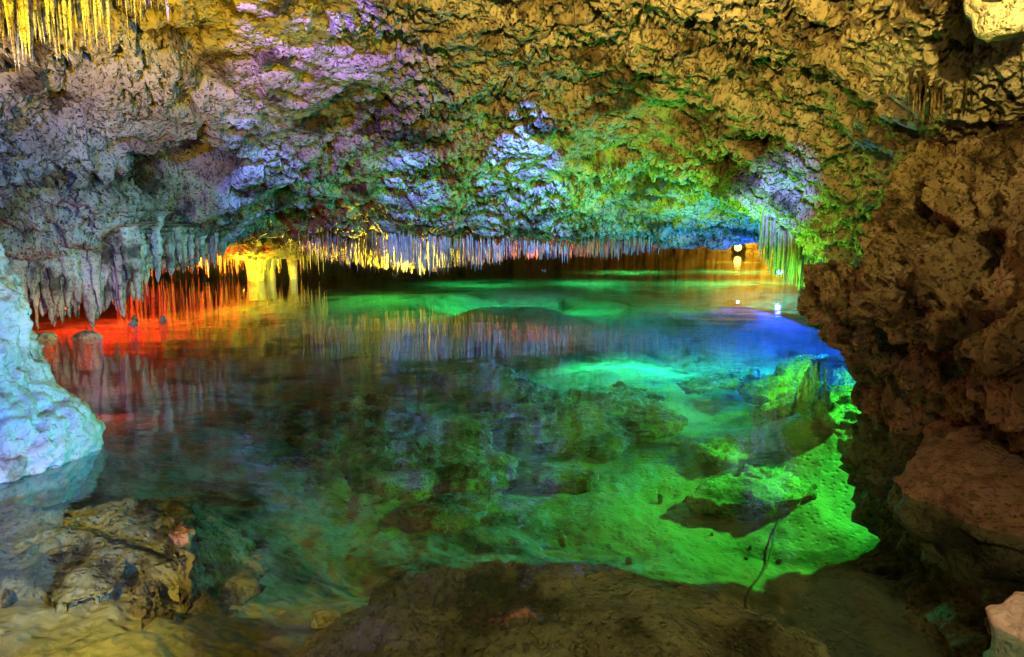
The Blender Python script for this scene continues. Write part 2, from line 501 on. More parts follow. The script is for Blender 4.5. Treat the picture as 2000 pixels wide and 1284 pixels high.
z += left * (0.035 * fbm(P * 2.2 + 9, 4, 0.6) - 0.02 * (1 - sstep(.15, .45, worley(P * 5))))
shelf = sstep(13.2, 13.5, P[:, 1] + 0.4 * perlin(P * .5)) * (P[:, 0] < 1.5)
z = np.where(P[:, 1] > 12, np.minimum(z, -0.36 - 0.5 * sstep(16, 13, P[:, 1])), z)
V = np.concatenate([flat, z[:, None]], 1)
put('pool_bed', mesh_from('pool_bed', V, grid_faces(len(th2), len(rad_bed))[:, ::-1]), M_BED)['kind'] = 'structure'
BEDZ = lambda x, y: float(np.clip(bed(np.array([[x, y]]))[0], -1.6, 0.25))

# ------------------------------------------------------------------ water
wx = np.linspace(-22, 22, 40)
wy = np.linspace(-20, 54, 50)
Wg = np.stack([*np.meshgrid(wx, wy, indexing='ij'), np.zeros((40, 50))], -1)
put('water', mesh_from('water', Wg, grid_faces(40, 50)), M_WATER)['kind'] = 'structure'

# ------------------------------------------------------------------ right wall
path = np.array([(3.3, -12), (3.2, -8), (2.9, -3), (2.6, 1), (2.4, 3), (2.32, 4.5), (2.3, 5.4), (2.45, 5.85), (3.0, 6.2), (4.4, 6.5), (6.5, 7.4), (8.5, 9.6), (10, 13), (11, 19), (12, 28)])
seg = np.concatenate([[0], np.cumsum(np.linalg.norm(np.diff(path, axis=0), axis=1))])
s_in0, s_in1 = np.interp(1.5, path[:7, 1], seg[:7]), seg[9]
ss = np.concatenate([np.linspace(0, s_in0, 30)[:-1], np.linspace(s_in0, s_in1, 420)[:-1], np.linspace(s_in1, seg[-1], 90)])
def catmull(p, seg, s):
    out = np.empty((len(s), p.shape[1]))
    m = np.gradient(p, seg, axis=0)
    i = np.clip(np.searchsorted(seg, s, side='right') - 1, 0, len(p) - 2)
    h = (seg[i + 1] - seg[i])[:, None]
    t = ((s - seg[i]))[:, None] / h
    return ((2 * t**3 - 3 * t**2 + 1) * p[i] + (t**3 - 2 * t**2 + t) * h * m[i] + (-2 * t**3 + 3 * t**2) * p[i + 1] + (t**3 - t**2) * h * m[i + 1])
C = catmull(path, seg, ss)
Tn = np.gradient(C, axis=0)
Tn /= np.linalg.norm(Tn, axis=1, keepdims=True)
Out = np.stack([Tn[:, 1], -Tn[:, 0]], 1)
zs = np.concatenate([np.linspace(-1.6, -0.5, 20)[:-1], np.linspace(-0.5, 2.6, 350)[:-1], np.linspace(2.6, 4.0, 40)])
prof_z = [-1.6, -.3, .03, .235, .36, .6, .8, 1.08, 1.24, 1.5, 2.0, 2.6, 3.0, 4.0]
prof_o = [.35, .28, .42, .38, .25, .13, .0, .12, .26, .38, .62, 1.2, 1.8, 2.6]
off = np.interp(zs, prof_z, prof_o)
V = np.zeros((len(ss), len(zs), 3))
V[..., 0] = C[:, 0:1] + Out[:, 0:1] * off[None, :]
V[..., 1] = C[:, 1:2] + Out[:, 1:2] * off[None, :]
V[..., 2] = zs[None, :]
Nn = grid_normals(V)
flip = np.sum(Nn[..., :2] * Out[:, None, :], -1) > 0
Nn[flip] *= -1
P = V.reshape(-1, 3).astype(np.float32)
d = spongy(P, 0.14, 0.085, 0.13, 0.012, (1, 1, 1.1))
d -= 0.20 * sstep(0.16, 0.34, perlin(P * np.array([1.8, 1.8, 2.4], np.float32) + 77))
d += 0.06 * (fbm(P * np.array([1.2, 1.2, 2.6], np.float32) + 40, 4, 0.55))
V = V + Nn * d.reshape(V.shape[:2])[..., None]
wall = put('cave_wall', mesh_from('cave_wall', V, grid_faces(len(ss), len(zs))), M_WALL)
tag(wall, 'brown eaten limestone wall bulging over the water at the right', kind='structure')

# ------------------------------------------------------------------ rocks
def rock(name, outline, z_edge, dome, z_bot, label, cat='rock', mat=None, group=None, m=150, rings=26, side=12, rough=0.03, under=0.06, pit=0.03,
         smooth_edge=0.5, tilt=(0, 0), depth=None, world_xy=False, pit_size=0.11, ragged=1.0):
    if world_xy:
        p = np.array(outline, float)
    else:
        p = np.array([at_level(u, v, z_edge)[:2] for u, v in outline])
    c = p.mean(0)
    q = np.concatenate([p, p[:1]])
    sg = np.concatenate([[0], np.cumsum(np.linalg.norm(np.diff(q, axis=0), axis=1))])
    t = np.linspace(0, sg[-1], m, endpoint=False)
    lin = np.stack([np.interp(t, sg, q[:, 0]), np.interp(t, sg, q[:, 1])], 1)
    for _ in range(3):
        lin = 0.5 * lin + 0.25 * (np.roll(lin, 1, 0) + np.roll(lin, -1, 0))
    size = np.linalg.norm(lin - c, axis=1).mean()
    L3 = np.concatenate([lin, np.full((m, 1), 7.7)], 1)
    wob = 0.13 * perlin(L3 * (1.3 / size)) + 0.10 * perlin(L3 * (3.4 / size) + 9) + 0.04 * perlin(L3 * (9 / size) + 19)
    lin = c + (lin - c) * (1 + ragged * wob)[:, None]
    rr = np.linspace(0, 1, rings + 1)[1:]
    rr = 1 - (1 - rr) ** 1.25
    rowsV = []
    ztop = dome * (1 - rr ** 2.2) ** 0.8
    for r_, zt in zip(rr, ztop):
        xy = c + (lin - c) * r_
        rowsV.append(np.concatenate([xy, np.full((m, 1), z_edge + zt)], 1))
    for k in range(1, side + 1):
        f = k / side
        w = 1 + 0.05 * math.sin(f * math.pi) - under * f
        xy = c + (lin - c) * w
        rowsV.append(np.concatenate([xy, np.full((m, 1), z_edge + (z_bot - z_edge) * f)], 1))
    V = np.array(rowsV)
    Nn = grid_normals(np.concatenate([V, V[:, :1]], 1))[:, :m]
    outd = V - np.array([c[0], c[1], z_edge - 0.4 * size])
    fl = (Nn * outd).sum(-1) < 0
    Nn[fl] *= -1
    P = V.reshape(-1, 3).astype(np.float32)
    d = spongy(P, rough, pit, pit_size, rough * 0.25, (1, 1, 1.5))
    d += rough * 1.2 * fbm(P * np.array([2.5, 2.5, 7], np.float32) + 3, 3, 0.6)
    V = V + Nn * d.reshape(V.shape[:2])[..., None]
    V[..., 2] += (V[..., 0] - c[0]) * tilt[0] + (V[..., 1] - c[1]) * tilt[1]
    ctr = V[0].mean(0)
    verts = V.reshape(-1, 3)
    nrow = len(V)
    faces = grid_faces(nrow, m, wrap=True)
    verts = np.concatenate([verts, [ctr], [V[-1].mean(0)]])
    ci, cb = nrow * m, nrow * m + 1
    j = np.arange(0, m, 2)
    cap = np.stack([np.full(len(j), ci), j, (j + 1) % m, (j + 2) % m], 1)
    jb = j + (nrow - 1) * m
    capb = np.stack([np.full(len(j), cb), (nrow - 1) * m + (j + 2) % m, (nrow - 1) * m + (j + 1) % m, jb], 1)
    faces = np.concatenate([faces, cap, capb])
    org = np.array([c[0], c[1], z_bot])
    o = put(name, mesh_from(name, verts - org, faces), mat or M_STONE, loc=org)
    tag(o, label, cat, group)
    return o

rock('submerged_boulder', [(1000, 842), (1050, 795), (1115, 757), (1200, 750), (1290, 765), (1312, 800), (1330, 828), (1290, 846), (1245, 850), (1230, 880), (1170, 888), (1100, 880), (1040, 868)],
     -0.93, 0.09, -1.12, 'large flat-topped submerged rock in the middle of the green pool', m=260, rings=46, side=22, rough=0.028, pit=0.05, under=0.25)
rock('submerged_boulder', [(850, 730), (880, 700), (960, 702), (1020, 728), (1085, 768), (1060, 796), (980, 792), (900, 768)],
     -0.95, 0.08, -1.2, 'long low submerged rock behind and left of the flat-topped rock', m=220, rings=36, side=14, rough=0.03, pit=0.05)
rock('submerged_slab', [(480, 830), (600, 785), (760, 775), (900, 790), (975, 815), (955, 850), (1000, 905), (985, 955), (860, 962), (720, 985), (580, 960), (490, 900)],
     -0.98, 0.05, -1.2, 'wide dim submerged slab left of the bright green pool bed', m=260, rings=50, side=12, rough=0.03, pit=0.05, under=0.12)
rock('submerged_stone', [(785, 995), (850, 963), (975, 962), (925, 1012), (865, 1034), (805, 1020)],
     -0.93, 0.03, -1.2, 'leaf-shaped shadow made as a dark stone below the wide dim slab', mat=M_BROWN, m=110, rings=16, side=6, rough=0.012, pit=0.01)  # dark stone put in with the outline of a shadow on the bed
rock('submerged_slab', [(1345, 872), (1385, 850), (1470, 846), (1530, 838), (1560, 862), (1540, 880), (1460, 892), (1400, 900)],
     -0.86, 0.07, -1.1, 'small bright green slab right of the flat-topped rock', m=150, rings=22, side=12, rough=0.02, pit=0.02, under=0.3)
rock('submerged_slab', [(1335, 975), (1400, 935), (1500, 905), (1570, 915), (1625, 925), (1600, 965), (1500, 985), (1400, 985)],
     -0.95, 0.05, -1.15, 'pointed dark slab with blue glints above the shadow line', mat=M_STONE, m=150, rings=24, side=12, rough=0.022, pit=0.035, under=0.2)
rock('submerged_stone', [(1305, 858), (1325, 850), (1345, 856), (1335, 864), (1315, 865)], -0.95, 0.03, -1.1,
     'tiny stone on the bright green bed between the flat-topped rock and the slab', m=50, rings=8, side=4, rough=0.01, pit=0.0)
rock('submerged_stone', [(1035, 918), (1070, 904), (1130, 908), (1165, 925), (1150, 938), (1050, 936)], -0.92, 0.04, -1.15,
     'thin dark stone below the large flat-topped rock', mat=M_BROWN, m=100, rings=12, side=6, rough=0.012, pit=0.01)
rock('shore_rock', [(1572, 735), (1590, 712), (1625, 700), (1660, 706), (1684, 730), (1675, 745), (1620, 750)], -0.12, 0.09, -0.5,
     'knobbly rock glaring white-green beside the underwater floodlight', m=120, rings=22, side=12, rough=0.04, pit=0.05, pit_size=0.08, under=-0.3)
pile = [((1440, 752), (1500, 730), (1575, 738), (1600, 760), (1520, 775), (1450, 768), -0.78, 'flat stone at the far left end of the bright green rubble'),
        ((1320, 748), (1400, 728), (1470, 722), (1500, 738), (1420, 752), (1350, 760), -0.9, 'long thin lit stone reaching out from the bright green rubble'),
        ((1480, 792), (1540, 770), (1640, 765), (1690, 790), (1620, 815), (1530, 818), -0.74, 'broad stone in the middle of the bright green rubble'),
        ((1600, 775), (1660, 752), (1720, 765), (1765, 800), (1720, 822), (1650, 812), -0.66, 'bright stone of the rubble closest to the wall foot'),
        ((1520, 715), (1560, 700), (1620, 698), (1600, 715), (1560, 722), (1530, 722), -0.6, 'small stone just behind the glaring white-green rock'),
        ((1560, 850), (1600, 822), (1680, 825), (1700, 850), (1640, 880), (1590, 875), -0.78, 'blue-glinting stone between the rubble and the dark ledge'),
        ((1460, 830), (1510, 812), (1570, 822), (1580, 845), (1520, 850), (1470, 845), -0.88, 'dull green stone under the front of the rubble')]
for *pt, ze, lab in pile:
    rock('rubble_stone', pt, ze, 0.07, -0.95, lab, 'stone', group='rubble stones in the green light', m=130, rings=22, side=12, rough=0.03, pit=0.035, under=0.2)
rock('foreground_rock', [(640, 1215), (720, 1180), (800, 1140), (900, 1113), (1000, 1124), (1100, 1118), (1190, 1106), (1240, 1112), (1340, 1150), (1480, 1188), (1560, 1235), (1650, 1310), (1700, 1480), (1300, 1600), (700, 1600), (560, 1480), (580, 1280)],
     -0.20, 0.20, -0.9, 'broad rounded brown rock breaking the water at the bottom', mat=M_BROWN, m=420, rings=100, side=14, rough=0.022, pit=0.02, pit_size=0.08)
rock('shallow_ledge', [(-300, 1010), (0, 985), (200, 988), (330, 980), (375, 1010), (378, 1060), (330, 1100), (255, 1082), (180, 1085), (80, 1118), (-40, 1135), (-300, 1150)],
     -0.10, 0.06, -0.34, 'amber ledge just under the water in front of the pale flowstone', mat=M_STONE, m=260, rings=46, side=10, rough=0.03, pit=0.025, under=-.5)
rock('shallow_stone', [(60, 1135), (150, 1095), (215, 1082), (252, 1090), (250, 1130), (200, 1165), (110, 1180)],
     -0.12, 0.04, -0.5, 'smooth ochre stone below the amber ledge', mat=M_STONE, m=140, rings=24, side=8, rough=0.02, pit=0.012, under=-.35)
rock('shallow_stone', [(262, 1115), (330, 1118), (348, 1170), (320, 1205), (260, 1200), (235, 1160)],
     -0.14, 0.04, -0.5, 'lumpy brown stone right of the smooth ochre stone', mat=M_BROWN, m=120, rings=22, side=8, rough=0.03, pit=0.03, under=-.35)
rock('pebble', [(172, 1200), (190, 1192), (202, 1200), (190, 1210)], -0.2, 0.02, -0.4, 'small pale pebble in the brown shallows at lower left', 'pebble', m=40, rings=8, side=4, rough=0.004, pit=0)
rock('pebble', [(0, 1165), (20, 1148), (34, 1160), (22, 1180), (4, 1184)], -0.16, 0.03, -0.4, 'pale round pebble by the left border of the shallows', 'pebble', m=40, rings=8, side=4, rough=0.006, pit=0)
rock('pebble', [(605, 1195), (625, 1188), (670, 1198), (650, 1206), (618, 1204)], -0.35, 0.02, -0.6, 'flat pale stone beside the broad foreground rock', 'pebble', m=50, rings=8, side=4, rough=0.006, pit=0)
rock('wet_rock', [(318, 1010), (340, 992), (372, 1000), (384, 1040), (378, 1075), (345, 1080), (325, 1050)],
     0.0, 0.03, -0.3, 'wet dark rock tip poking through the ripples at the ledge end', mat=M_BROWN, m=120, rings=20, side=10, rough=0.025, pit=0.03, under=-.3)
rock('rock_ledge', [(1742, 918), (1770, 880), (1800, 845), (1870, 810), (2100, 790), (2400, 850), (2450, 1150), (2150, 1090), (2000, 1048), (1900, 1008), (1830, 975), (1775, 945)],
     0.06, 0.16, -0.30, 'smooth brown ledge at the foot of the right wall', mat=M_BROWN, m=300, rings=60, side=16, rough=0.03, pit=0.025, under=0.22, tilt=(0.10, 0.05), pit_size=0.09)
rock('pale_rock', [(1930, 1195), (1955, 1178), (2020, 1165), (2120, 1150), (2180, 1230), (2060, 1260), (1985, 1240), (1945, 1215)],
     0.02, 0.09, -0.7, 'pale yellowish rock tip in the lower right corner', mat=M_FLOW, m=120, rings=22, side=12, rough=0.025, pit=0.02)

# loose stones on the lit bed
PEB = []
for k in range(5):
    u, v = [(1180, 1010), (1290, 960), (1350, 1080), (1100, 1060), (1230, 1100)][k]
    c0 = at_level(u, v, -1.0)
    zb = BEDZ(c0[0], c0[1])
    w = .016 + .006 * k
    pts = [(c0[0] + w * math.cos(a) * random.uniform(.8, 1.3), c0[1] + w * math.sin(a) * random.uniform(.8, 1.3)) for a in np.linspace(0, 5.6, 9)]
    PEB.append(rock('pebble', pts, zb + .03, .02, zb - .03, 'small dark pebble lying on the green lit bed', 'pebble', group='pebbles on the green lit bed', mat=M_BROWN, m=26, rings=5, side=3, rough=.006, pit=0, world_xy=True))
for k in range(16):
    c0 = at_level(random.uniform(820, 1560), random.uniform(900, 1110), -1.0)
    o = PEB[k % 5].copy()
    COL.objects.link(o)
    o.location = (c0[0], c0[1], BEDZ(c0[0], c0[1]) - .03)
    o.scale = [random.uniform(.3, .7)] * 2 + [random.uniform(.25, .5)]
    o.rotation_euler = (0, 0, random.uniform(0, 6.28))

# far table-shaped rock hanging above the yellow column
pts = [at_depth(u, 492, D)[:2] for u, D in [(430, 18.6), (470, 17.8), (540, 17.7), (588, 18.2), (592, 19.6), (520, 20.4), (445, 20.2)]]
rock('hanging_ledge', pts, 0.92, 0.35, 0.58, 'low table-like ledge over the yellow lit column', mat=M_ROOF, m=160, rings=20, side=12, rough=0.05, pit=0.03, under=0.1, world_xy=True)
# pale lump at the roof in the top right corner
p0 = at_depth(1985, 8, 3.55)
pts = [(p0[0] + 0.17 * math.cos(a) * (1 + .2 * math.sin(3 * a)), p0[1] + 0.16 * math.sin(a)) for a in np.linspace(0, 2 * math.pi, 12, endpoint=False)]
rock('roof_knob', pts, p0[2] + 0.05, 0.3, p0[2] - 0.10, 'pale rounded knob of rock at the roof in the top right corner', mat=M_DRIP, m=120, rings=14, side=14, rough=0.04, pit=0.03, under=0.7, world_xy=True)

# ------------------------------------------------------------------ pale flowstone mound at the left
na, nz = 360, 230
A_ = np.linspace(0, 2 * math.pi, na, endpoint=False)
Zs = np.linspace(-0.7, 2.2, nz)
rad = np.interp(Zs, [-.7, -.2, 0.0, .12, .3, .5, .8, 1.05, 1.3, 1.65, 1.95, 2.2], [1.75, 1.95, 2.04, 2.02, 1.84, 1.74, 1.62, 1.54, 1.44, 1.2, .9, 0.02])
V = np.zeros((nz, na, 3))
cx, cy = -4.62, 4.35
V[..., 0] = cx + rad[:, None] * np.cos(A_)[None] 
V[..., 1] = cy + rad[:, None] * 0.55 * np.sin(A_)[None]
V[..., 2] = Zs[:, None]
Nn = grid_normals(np.concatenate([V, V[:, :1]], 1))[:, :na]
fl = (Nn * (V - np.array([cx, cy, .3]))).sum(-1) < 0
Nn[fl] *= -1
P = V.reshape(-1, 3).astype(np.float32)
d = 0.14 * fbm(P * np.array([1.1, 1.1, .8], np.float32) + 2, 3, 0.5) + 0.07 * fbm(P * np.array([4, 4, 1.0], np.float32) + 8, 3, 0.5, ridged=True) * sstep(0.3, 0.9, P[:, 2])
d += 0.022 * fbm(P * 7, 4, .65) + 0.02 * fbm(P * np.array([3, 3, 9], np.float32), 3, .5) - 0.03 * sstep(.18, .32, perlin(P * 13)) - 0.05 * (1 - sstep(.1, .35, worley(P * 4.3 + 5))) * sstep(-.1, .4, perlin(P * 1.7))
V = V + Nn * d.reshape(nz, na)[..., None]
fm = put('flowstone_mound', mesh_from('flowstone_mound', V - np.array([cx, cy, 0]), grid_faces(nz, na, True)), M_FLOW, loc=(cx, cy, 0))
tag(fm, 'pale blue lit flowstone mound rising from the water at the left', 'flowstone')

# ------------------------------------------------------------------ stalactites
def spike(seed, sides=8, rings=12, lump=0.12, tip=0.05, power=0.8):
    r = np.random.default_rng(seed)
    t = np.linspace(0, 1, rings + 1)
    prof = (1 - t) ** power * (1 - tip) + tip
    prof *= 1 + lump * np.convolve(r.normal(size=rings + 3), [.5, .8, .5], 'valid')
    prof[0] = 2.4
    prof[1] = 1.5
    prof[2] = max(prof[2], 1.05)
    prof[-1] = 0.02
    a = np.linspace(0, 2 * math.pi, sides, endpoint=False)
    bend = np.cumsum(r.normal(size=(rings + 1, 2)) * 0.05, 0)
    V = np.zeros((rings + 1, sides, 3))
    wob = 1 + 0.18 * r.normal(size=sides)
    V[..., 0] = prof[:, None] * np.cos(a) * wob + bend[:, 0:1]
    V[..., 1] = prof[:, None] * np.sin(a) * wob + bend[:, 1:2]
    V[..., 2] = -t[:, None]
    return V.reshape(-1, 3), grid_faces(rings + 1, sides, True)
THIN = [spike(i) for i in range(14)]
FAT = [spike(40 + i, 14, 26, 0.16, 0.10, 0.70) for i in range(12)]
THIN_ME = [mesh_from('stalactite_thin', *s) for s in THIN]
FAT_ME = [mesh_from('stalactite_thick', *s) for s in FAT]
for me in THIN_ME + FAT_ME:
    me.materials.append(M_DRIP)

def stalactite(x, y, z_root, z_tip, r, label, group, fat=False, mat=None):
    k = random.randrange(12)
    me = (FAT_ME if fat else THIN_ME)[k]
    o = bpy.data.objects.new('stalactite', me)
    COL.objects.link(o)
    o.location = (x, y, z_root)
    o.scale = (r, r * random.uniform(.8, 1.2), z_root - z_tip)
    o.rotation_euler = (random.uniform(-.02, .02), random.uniform(-.02, .02), random.uniform(0, 6.28))
    if mat is not None:
        o.material_slots[0].link = 'OBJECT'
        o.material_slots[0].material = mat
    tag(o, label, 'stalactite', group)
    return o

BULK = []
def bulk(x, y, z_root, z_tip, r, fat=False):
    V, F = (FAT if fat else THIN)[random.randrange(12)]
    a = random.uniform(0, 6.28)
    ca, sa = math.cos(a), math.sin(a)
    W = np.stack([(V[:, 0] * ca - V[:, 1] * sa) * r + x, (V[:, 0] * sa + V[:, 1] * ca) * r + y, V[:, 2] * (z_root - z_tip) + z_root], 1)
    BULK.append((W, F))
def flush(name, label, mat):
    vs, fs, n = [], [], 0
    for W, F in BULK:
        vs.append(W); fs.append(F + n); n += len(W)
    BULK.clear()
    o = put(name, mesh_from(name, np.concatenate(vs), np.concatenate(fs)), mat)
    tag(o, label, None, None, 'stuff')
    return o

# the long curtain across the back
tu = [580, 600, 640, 700, 760, 830, 880, 960, 1000, 1150, 1180, 1230, 1300, 1400, 1480]
tv = [500, 508, 520, 530, 536, 548, 532, 527, 515, 512, 516, 508, 497, 482, 476]
def curtain_zone(u):
    if u < 720: return 'ochre stalactite in the yellow lit stretch of the back curtain', 'yellow lit stalactites of the back curtain'
    if u < 860: return 'long dark brown stalactite over the yellow glow in the back curtain', 'long dark stalactites over the yellow glow'
    if u < 960: return 'blue-grey stalactite in the middle of the back curtain', 'blue-grey stalactites of the back curtain'
    if u < 1180: return 'thin olive stalactite above the red-orange glow in the back curtain', 'olive stalactites above the orange glow'
    return 'short bright green stalactite at the right end of the back curtain', 'bright green stalactites of the back curtain'
for i in range(165):
    u = 586 + (i + random.uniform(-.3, .3)) * (1455 - 586) / 165
    D = 14.6 + random.uniform(-.2, .5)
    x = (u - CU) / FPX * D
    zr = ROOFZ(x, D) + 0.12
    clump = float(perlin(np.array([[u / 23.0, 3.3, 1.1]]))[0])
    zt = at_depth(u, np.interp(u, tu, tv) - random.uniform(0, 1) ** 1.3 * 34 * (1 - clump) + 8 * clump, D)[2]
    zt = min(zt, zr - .12)
    lab, grp = curtain_zone(u)
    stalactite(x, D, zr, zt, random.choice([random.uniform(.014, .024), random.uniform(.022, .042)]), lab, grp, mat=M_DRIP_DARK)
for i in range(1500):
    u = random.uniform(584, 1470)
    D = random.uniform(14.2, 16.4)
    x = (u - CU) / FPX * D
    zr = ROOFZ(x, D) + 0.15
    base = np.interp(u, tu, tv) - 6 - abs(random.gauss(0, 18))
    zt = min(at_depth(u, base, D)[2], zr - .1)
    bulk(x, D, zr, max(zt, 0.02), random.uniform(.012, .028))
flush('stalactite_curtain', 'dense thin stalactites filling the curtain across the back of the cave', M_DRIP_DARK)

# left fringe of thick stalactites down to the water
fu = [30, 60, 120, 180, 230, 268, 300, 340, 380, 430]
ft = [640, 652, 648, 650, 628, 605, 560, 545, 532, 525]
fr_ = [440, 480, 500, 495, 480, 480, 480, 480, 480, 480]
for i in range(62):
    u = 40 + (i + random.uniform(-.35, .35)) * (435 - 40) / 62
    D = np.interp(u, [40, 270, 435], [8.9, 9.6, 11.2]) + random.uniform(-.3, .4)
    x = (u - CU) / FPX * D
    zt = at_depth(u, np.interp(u, fu, ft) - random.uniform(0, 1) ** 1.3 * 75 * np.interp(u, [40, 270, 330], [1, 1, .4]), D)[2]
    zr = max(ROOFZ(x, D), at_depth(u, np.interp(u, fu, fr_), D)[2]) + .2
    fatr = random.uniform(.045, .12) * np.interp(u, [40, 300, 435], [1.2, .9, .55])
    if u < 280:
        lab, grp = 'thick pale green stalactite in the left fringe just above the water', 'thick pale green stalactites of the left fringe'
    else:
        lab, grp = 'slim blue-white stalactite of the left fringe over the red reflection', 'slim blue-white stalactites of the left fringe'
    stalactite(x, D, zr, max(zt, .02), fatr, lab, grp, fat=True)
for i in range(150):
    u = random.uniform(30, 440)
    D = np.interp(u, [40, 270, 435], [9.1, 9.8, 11.5]) + random.uniform(-.2, 1.3)
    x = (u - CU) / FPX * D
    zr = ROOFZ(x, D) + .25
    zt = at_depth(u, np.interp(u, fu, ft) - 20 - random.uniform(0, 80) * np.interp(u, [40, 270, 330], [1, 1, .3]), D)[2]
    bulk(x, D, max(zr, zt + .1), max(zt, .03), random.uniform(.04, .10) * np.interp(u, [270, 435], [1, .5]), True)
for i in range(90):
    u = random.uniform(20, 440)
    D = np.interp(u, [40, 270, 435], [9.0, 9.7, 11.3]) + random.uniform(-.2, .5)
    x = (u - CU) / FPX * D
    vr = np.interp(u, fu, fr_)
    zt = at_depth(u, vr + random.uniform(15, 75) * np.interp(u, [40, 270, 330], [1, 1, .35]), D)[2]
    bulk(x, D, max(ROOFZ(x, D) + .25, zt + .1), max(zt, .05), random.uniform(.10, .20) * np.interp(u, [270, 435], [1, .6]), True)
flush('stalactite_fringe', 'smaller pale stalactites packed behind the left fringe', M_DRIP)
# red lit curtain further back on the left, mostly seen mirrored in the water
for i in range(330):
    u = random.uniform(225, 500)
    D = random.uniform(19.0, 21.5)
    x = (u - CU) / FPX * D
    bulk(x, D, 1.75, random.choice([random.uniform(.0, .35), random.uniform(.2, .8)]), random.uniform(.03, .07))
for i in range(70):
    u = random.uniform(430, 640)
    D = random.uniform(18.2, 20.5)
    x = (u - CU) / FPX * D
    bulk(x, D, 1.0, at_depth(u, random.uniform(508, 540), D)[2], random.uniform(.02, .04))
flush('red_lit_stalactites', 'red and orange lit stalactites far back on the left above their reflection', M_DRIP)

# thick yellow column under the far ledge
def column(x, y, z0, z1, r, label):
    na, nz = 40, 40
    a = np.linspace(0, 2 * math.pi, na, endpoint=False)
    t = np.linspace(0, 1, nz)
    prof = r * (0.62 + 0.55 * t ** 3 + 0.10 * (1 - t) ** 4)
    V = np.zeros((nz, na, 3))
    V[..., 0] = prof[:, None] * np.cos(a)
    V[..., 1] = prof[:, None] * np.sin(a)
    V[..., 2] = (z0 + (z1 - z0) * t)[:, None]
    P = (V.reshape(-1, 3) + [x, y, 0]).astype(np.float32)
    dd = 1 + 0.18 * fbm(P * np.array([6, 6, 1.5], np.float32), 3, .6)
    V[..., :2] *= dd.reshape(nz, na)[..., None]
    o = put('dripstone_column', mesh_from('dripstone_column', V, grid_faces(nz, na, True)), M_FLOW, loc=(x, y, 0))
    tag(o, label, 'column')
p = at_depth(500, 520, 18.9)
column(p[0], p[1], -.5, .75, .30, 'thick bright yellow dripstone column under the table-like ledge')
p = at_depth(524, 520, 19.3)
column(p[0], p[1], -.5, .75, .24, 'amber dripstone column just right of the bright yellow one')
p = at_depth(572, 520, 19.3)
column(p[0], p[1], -.5, .75, .14, 'thin brown dripstone column at the right end of the table-like ledge')
# stubs standing in the near left water, lit red
for u, v, w, lab in [(84, 652, .16, 'orange lit knob of rock between the left stalactites and the water'), (172, 650, .15, 'red lit knob of rock touching the water under the left fringe'), (262, 622, .07, 'small red lit knob over the water at the fringe end')]:
    c0 = at_level(u, v + 10, 0)
    pts = [(c0[0] + w * math.cos(a) * (1 + .25 * math.sin(3 * a + u)), c0[1] + w * .8 * math.sin(a)) for a in np.linspace(0, 6.28, 12, endpoint=False)]
    rock('knobbly_rock', pts, 0.0, w * .55, -.4, lab, mat=M_DRIP, m=70, rings=14, side=6, rough=.02, pit=.01, world_xy=True)
# small dark stones standing out of the red water
for u, v, lab in [(318, 622, 'small dark stone standing in the red reflection'), (262, 624, 'dark stone in the water left of the small red-water stone')]:
    c0 = at_level(u, v + 4, 0)
    pts = [(c0[0] + .055 * math.cos(a), c0[1] + .06 * math.sin(a)) for a in np.linspace(0, 6.28, 8, endpoint=False)]
    rock('water_stone', pts, 0.02, 0.07, -.3, lab, 'stone', mat=M_BROWN, m=40, rings=8, side=5, rough=.01, pit=0, world_xy=True)

# yellow stalactites in the top left corner
tlu = [0, 15, 60, 120, 160, 215, 260, 300, 350, 400]
tlv = [130, 155, 140, 128, 132, 112, 80, 60, 65, 50]
for i in range(64):
    u = -10 + (i + random.uniform(-.4, .4)) * 345 / 64
    D = 4.9 + random.uniform(-.35, .35) + max(0, u - 200) * .003
    tip = np.interp(u, tlu, tlv) - random.uniform(0, 1) ** 1.4 * 85
    q = at_depth(u, tip, D)
    zr = max(ROOFZ(q[0], D) + .1, q[2] + .15)
    stalactite(q[0], D, zr, q[2], random.uniform(.013, .024) if u < 230 else random.uniform(.008, .016),
               ('bright yellow stalactite hanging in the top left corner' if u < 235 else 'thin pale yellow stalactite right of the top left cluster'),
               ('bright yellow stalactites in the top left corner' if u < 235 else 'thin pale yellow stalactites near the top left'))
# dark curtain against the blue water at the right
for i in range(34):
    u = 1482 + (i + random.uniform(-.3, .3)) * 125 / 34
    D = random.uniform(9.4, 10.4)
    x = (u - CU) / FPX * D
    tip = np.interp(u, [1480, 1500, 1530, 1570, 1605], [505, 545, 562, 576, 584]) - random.uniform(0, 16)
    zt = at_depth(u, tip, D)[2]
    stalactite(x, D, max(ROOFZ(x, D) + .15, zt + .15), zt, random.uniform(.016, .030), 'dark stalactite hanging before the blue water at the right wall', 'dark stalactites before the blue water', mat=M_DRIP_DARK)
for i in range(90):
    u = random.uniform(1480, 1625)
    D = random.uniform(9.6, 11.4)
    x = (u - CU) / FPX * D
    zt = at_depth(u, np.interp(u, [1480, 1500, 1530, 1570, 1605], [500, 538, 560, 572, 580]) - random.uniform(0, 26), D)[2]
    bulk(x, D, max(ROOFZ(x, D) + .15, zt + .1), zt, random.uniform(.012, .026))
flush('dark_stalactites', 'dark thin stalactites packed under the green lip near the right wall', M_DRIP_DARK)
# small tan cluster on the upper right
for i in range(26):
    u = random.uniform(1772, 1900)
    D = random.uniform(4.35, 4.6)
    q = at_depth(u, random.uniform(215, 252) - abs(u - 1825) * .25, D)
    t_ = stalactite(q[0], D, q[2] + random.uniform(.16, .24), q[2], random.uniform(.006, .012), 'small tan stalactite in the cluster high on the right', 'small tan stalactites high on the right')
    t_.material_slots[0].link = 'OBJECT'
    t_.material_slots[0].material = M_WALL

